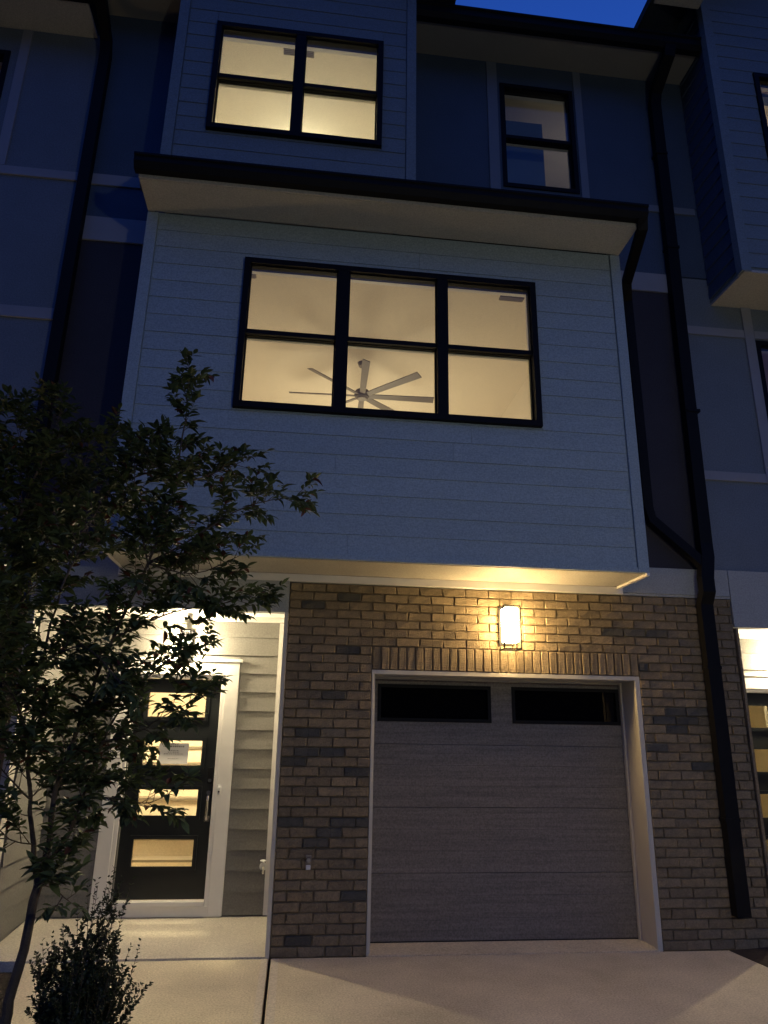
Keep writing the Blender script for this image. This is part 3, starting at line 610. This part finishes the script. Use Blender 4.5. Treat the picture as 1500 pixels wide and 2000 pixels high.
def smooth(pts, n=4):
    out = []; P = [Vector(p) for p in pts]
    for i in range(len(P)-1):
        p0 = P[max(i-1, 0)]; p1 = P[i]; p2 = P[i+1]; p3 = P[min(i+2, len(P)-1)]
        for k in range(n):
            t = k/n; out.append(.5*((2*p1)+(-p0+p2)*t+(2*p0-5*p1+4*p2-p3)*t*t+(-p0+3*p1-3*p2+p3)*t**3))
    out.append(P[-1]); return out
def frame_of(d, up=Vector((0, 0, 1))):
    x = d.normalized(); y = up.cross(x)
    if y.length < .05: y = Vector((0, 1, 0))
    y.normalize(); z = x.cross(y); return Matrix((x, y, z)).transposed()
def tree(stems, label, base, seed, L0, nleaf_parts, spacing=.13, twl=(.16, .36), density=1.0, group=None, redness=.04, ltm=1.0):
    rnd = random.Random(seed); t = thing('tree', label, 'tree', base, group)
    wood = MB(); twigs = MB(); leaves = []       # (matrix 3x3, pos, L, W, droop, fold)
    def put_leaves(pts, every, L):
        acc = 0; side = 0
        for a, b in zip(pts, pts[1:]):
            seg = (b-a).length; d = (b-a).normalized() if seg > 1e-6 else Vector((0, 0, 1)); s = 0
            while acc+seg-s >= every:
                s += every-acc; acc = 0; p = a+d*s; side += 1
                for sg in (1, -1):
                    if rnd.random() > .9: continue
                    Fm = frame_of(d); az = sg*rnd.uniform(.6, 1.25)+(side % 2)*0; el = rnd.uniform(-.45, .45)
                    dirn = Fm @ Vector((math.cos(az)*math.cos(el), math.sin(az)*math.cos(el), math.sin(el)))
                    rollup = Vector((rnd.uniform(-.5, .5), rnd.uniform(-.5, .5), 1))
                    l = L*rnd.uniform(.6, 1.25); leaves.append((frame_of(dirn, rollup), p, l, l*rnd.uniform(.36, .56), rnd.uniform(-.1, .7), rnd.uniform(.05, .8)))
            acc += seg-s
        d = (pts[-1]-pts[-2]); leaves.append((frame_of(d, Vector((rnd.uniform(-.3, .3), rnd.uniform(-.3, .3), 1))), pts[-1], L*rnd.uniform(.7, 1), L*.4, .2, .3))
    def twig(p, d, ln, depth):
        n = 4; pts = [p]; dd = d.normalized(); bend = Vector((rnd.uniform(-.25, .25), rnd.uniform(-.25, .25), rnd.uniform(-.05, .3)))
        for i in range(n): dd = (dd+bend*.35).normalized(); pts.append(pts[-1]+dd*ln/n)
        r0 = .0028 if depth else .0018
        twigs.tube(pts, [r0, r0*.8, r0*.6, r0*.5, r0*.35], 4, cap=False)
        put_leaves(pts[1:] if depth else pts, .024*ltm, L0)
        if depth:
            for k in range(rnd.choice((1, 2, 2, 3))):
                q = pts[rnd.randint(1, 3)]; side = frame_of(dd) @ Vector((.8, rnd.choice((-1, 1))*rnd.uniform(.5, 1), rnd.uniform(-.4, .6)))
                twig(q, side, ln*rnd.uniform(.35, .6), 0)
    for si, (pl, r0, r1) in enumerate(stems):
        pts = smooth(pl, 4); n = len(pts); k = [r0+(r1-r0)*(i/(n-1))**.8 for i in range(n)]
        jit = [p+Vector((rnd.uniform(-1, 1), rnd.uniform(-1, 1), 0))*.006 if 0 < i < n-1 else p for i, p in enumerate(pts)]
        wood.tube(jit, k, 8 if r0 > .012 else 5)
        acc = 0
        for i in range(n-1):
            a, b = jit[i], jit[i+1]; acc += (b-a).length
            fr = i/(n-1)
            if r0 > .02 and (si == 0 and len(pl) <= 4 or fr < .45): continue
            if r0 > .012 and fr < .22: acc = 0; continue
            while acc > spacing/density:
                acc -= spacing/density
                d = (b-a).normalized(); ang = rnd.uniform(0, 6.28); fm = frame_of(d)
                side = fm @ Vector((rnd.uniform(.35, .9), math.cos(ang), math.sin(ang)*.8+.15))
                twig(a.lerp(b, rnd.random()), side, rnd.uniform(*twl)*(1-.45*fr), 1)
        if r1 < .006: twig(jit[-1], (jit[-1]-jit[-3]), .12, 0)
    wood.obj('trunk', M['bark'], t)
    stuff(twigs.obj('twigs', M['bark'], t))
    campos = Vector((.1, -6.35, 1.7))
    order = sorted(range(len(leaves)), key=lambda i: -(leaves[i][2]/max((leaves[i][1]-campos).length, 1)))
    pick = set(order[:nleaf_parts]); bulk = MB(); red = MB(); lms = []
    for i in range(5):
        v, fcs = leaf_verts(1, rnd.uniform(.4, .5), rnd.uniform(.1, .4), rnd.uniform(.15, .45)); b = MB(); b.v = v; b.f = fcs; lms.append(b.mesh('leaf', M['leafone']))
    for i, (fm, p, l, w_, dr, fo) in enumerate(leaves):
        if i in pick:
            o = bpy.data.objects.new('leaf', lms[i % 5]); C.objects.link(o); attach(o, t)
            o.matrix_parent_inverse = Matrix.Identity(4)
            o.matrix_basis = Matrix.Translation(p-Vector(base)) @ fm.to_4x4() @ Matrix.Scale(l, 4)
            continue
        v, fcs = leaf_verts(l, w_, dr, fo); mb = red if rnd.random() < redness else bulk; n = len(mb.v)
        mb.v += [tuple(fm @ Vector(q)+p) for q in v]; mb.f += [tuple(n+j for j in q) for q in fcs]
    stuff(bulk.obj('foliage', M['leaf'], t)); 
    if red.v: stuff(red.obj('reddish_foliage', M['leafred'], t))
    print('tree leaves', len(leaves))
    return t
tree(STEMS_FRONT, 'slender multi-stemmed tree with pointed leaves in front of the porch', (-1.17, -2.2, -.07), 11, .066, 270, density=3.9, twl=(.15, .36))
tree(STEMS_BACK, 'darker denser tree at the left edge, behind the slender tree', (-2.07, -1.5, 0), 23, .066, 200, spacing=.10, twl=(.2, .46), density=3.4, redness=.01)
def shrub(cx, cy, label, seed):
    rnd = random.Random(seed); t = thing('shrub', label, 'shrub', (cx, cy, -.04)); wood = MB(); lv = MB()
    for s in range(130):
        a = rnd.uniform(0, 6.28); r = rnd.random()**.6*.17; x = cx+math.cos(a)*r*.4; y = cy+math.sin(a)*r*.4
        h = rnd.uniform(.35, .78)*(1.1-r*1.2); lean = r*2.2
        if s < 14: h = rnd.uniform(.85, 1.02); lean *= .5; a = rnd.uniform(-.8, 1.6)
        pts = [Vector((x, y, -.05))]; d = Vector((math.cos(a)*lean, math.sin(a)*lean, 1)).normalized()
        for i in range(6): d = (d+Vector((rnd.uniform(-.12, .12), rnd.uniform(-.12, .12), .08))).normalized(); pts.append(pts[-1]+d*h/6)
        wood.tube(pts, [.004, .0035, .003, .0025, .002, .0015, .001], 4, cap=False)
        def dress(pts, start):
            tot = 0
            for p, q in zip(pts[start:], pts[start+1:]):
                for k in range(8):
                    c = p.lerp(q, (k+rnd.random()*.5)/6); dd = (q-p).normalized()
                    for sg in range(2):
                        az = rnd.uniform(0, 6.28); dirn = frame_of(dd) @ Vector((.9, math.cos(az), math.sin(az)))
                        l = rnd.uniform(.013, .024); v, fc = leaf_verts(l, l*.55, .2, .3); fm = frame_of(dirn, Vector((rnd.uniform(-1, 1), rnd.uniform(-1, 1), 1))); n = len(lv.v)
                        lv.v += [tuple(fm @ Vector(u)+c) for u in v]; lv.f += [tuple(n+j for j in u) for u in fc]
        dress(pts, 2)
        for b in range(4):
            q = pts[rnd.randint(2, 5)]; e = [q]; dd = Vector((rnd.uniform(-.8, .8), rnd.uniform(-.8, .8), 1)).normalized()
            for i in range(3): e.append(e[-1]+dd*rnd.uniform(.03, .05))
            wood.tube(e, [.002, .0015, .0012, .001], 3, cap=False); dress(e, 0)
    wood.obj('stems', M['bark'], t); stuff(lv.obj('foliage', M['shrub'], t)); return t
shrub(-.87, -2.2, 'small dark upright shrub with tiny leaves in the bottom left corner', 5)

# ---------------------------------------------------------------- street lamp behind the photographer, whose light lies on the fronts
sl = thing('street_lamp', 'short post-top street lamp by the drive, behind the photographer and outside the photo', 'street lamp', (3.2, -9.0, 0))
MB().tube([(3.2, -9.0, -.1), (3.2, -9.0, .25), (3.2, -9.0, .30), (3.2, -9.0, 2.9)], [.09, .09, .05, .04], 14).obj('post', M['black'], sl)
MB().tube([(3.2, -9.0, 2.88), (3.2, -9.0, 2.92), (3.2, -9.0, 2.95)], [.06, .12, .12], 14).obj('collar', M['black'], sl)
MB().tube([(3.2, -9.0, 2.951), (3.2, -9.0, 3.05), (3.2, -9.0, 3.25)], [.10, .13, .15], 16).obj('lamp_globe', M['streetglobe'], sl)
MB().tube([(3.2, -9.0, 3.251), (3.2, -9.0, 3.27), (3.2, -9.0, 3.4)], [.19, .19, .02], 16).obj('cap', M['black'], sl)
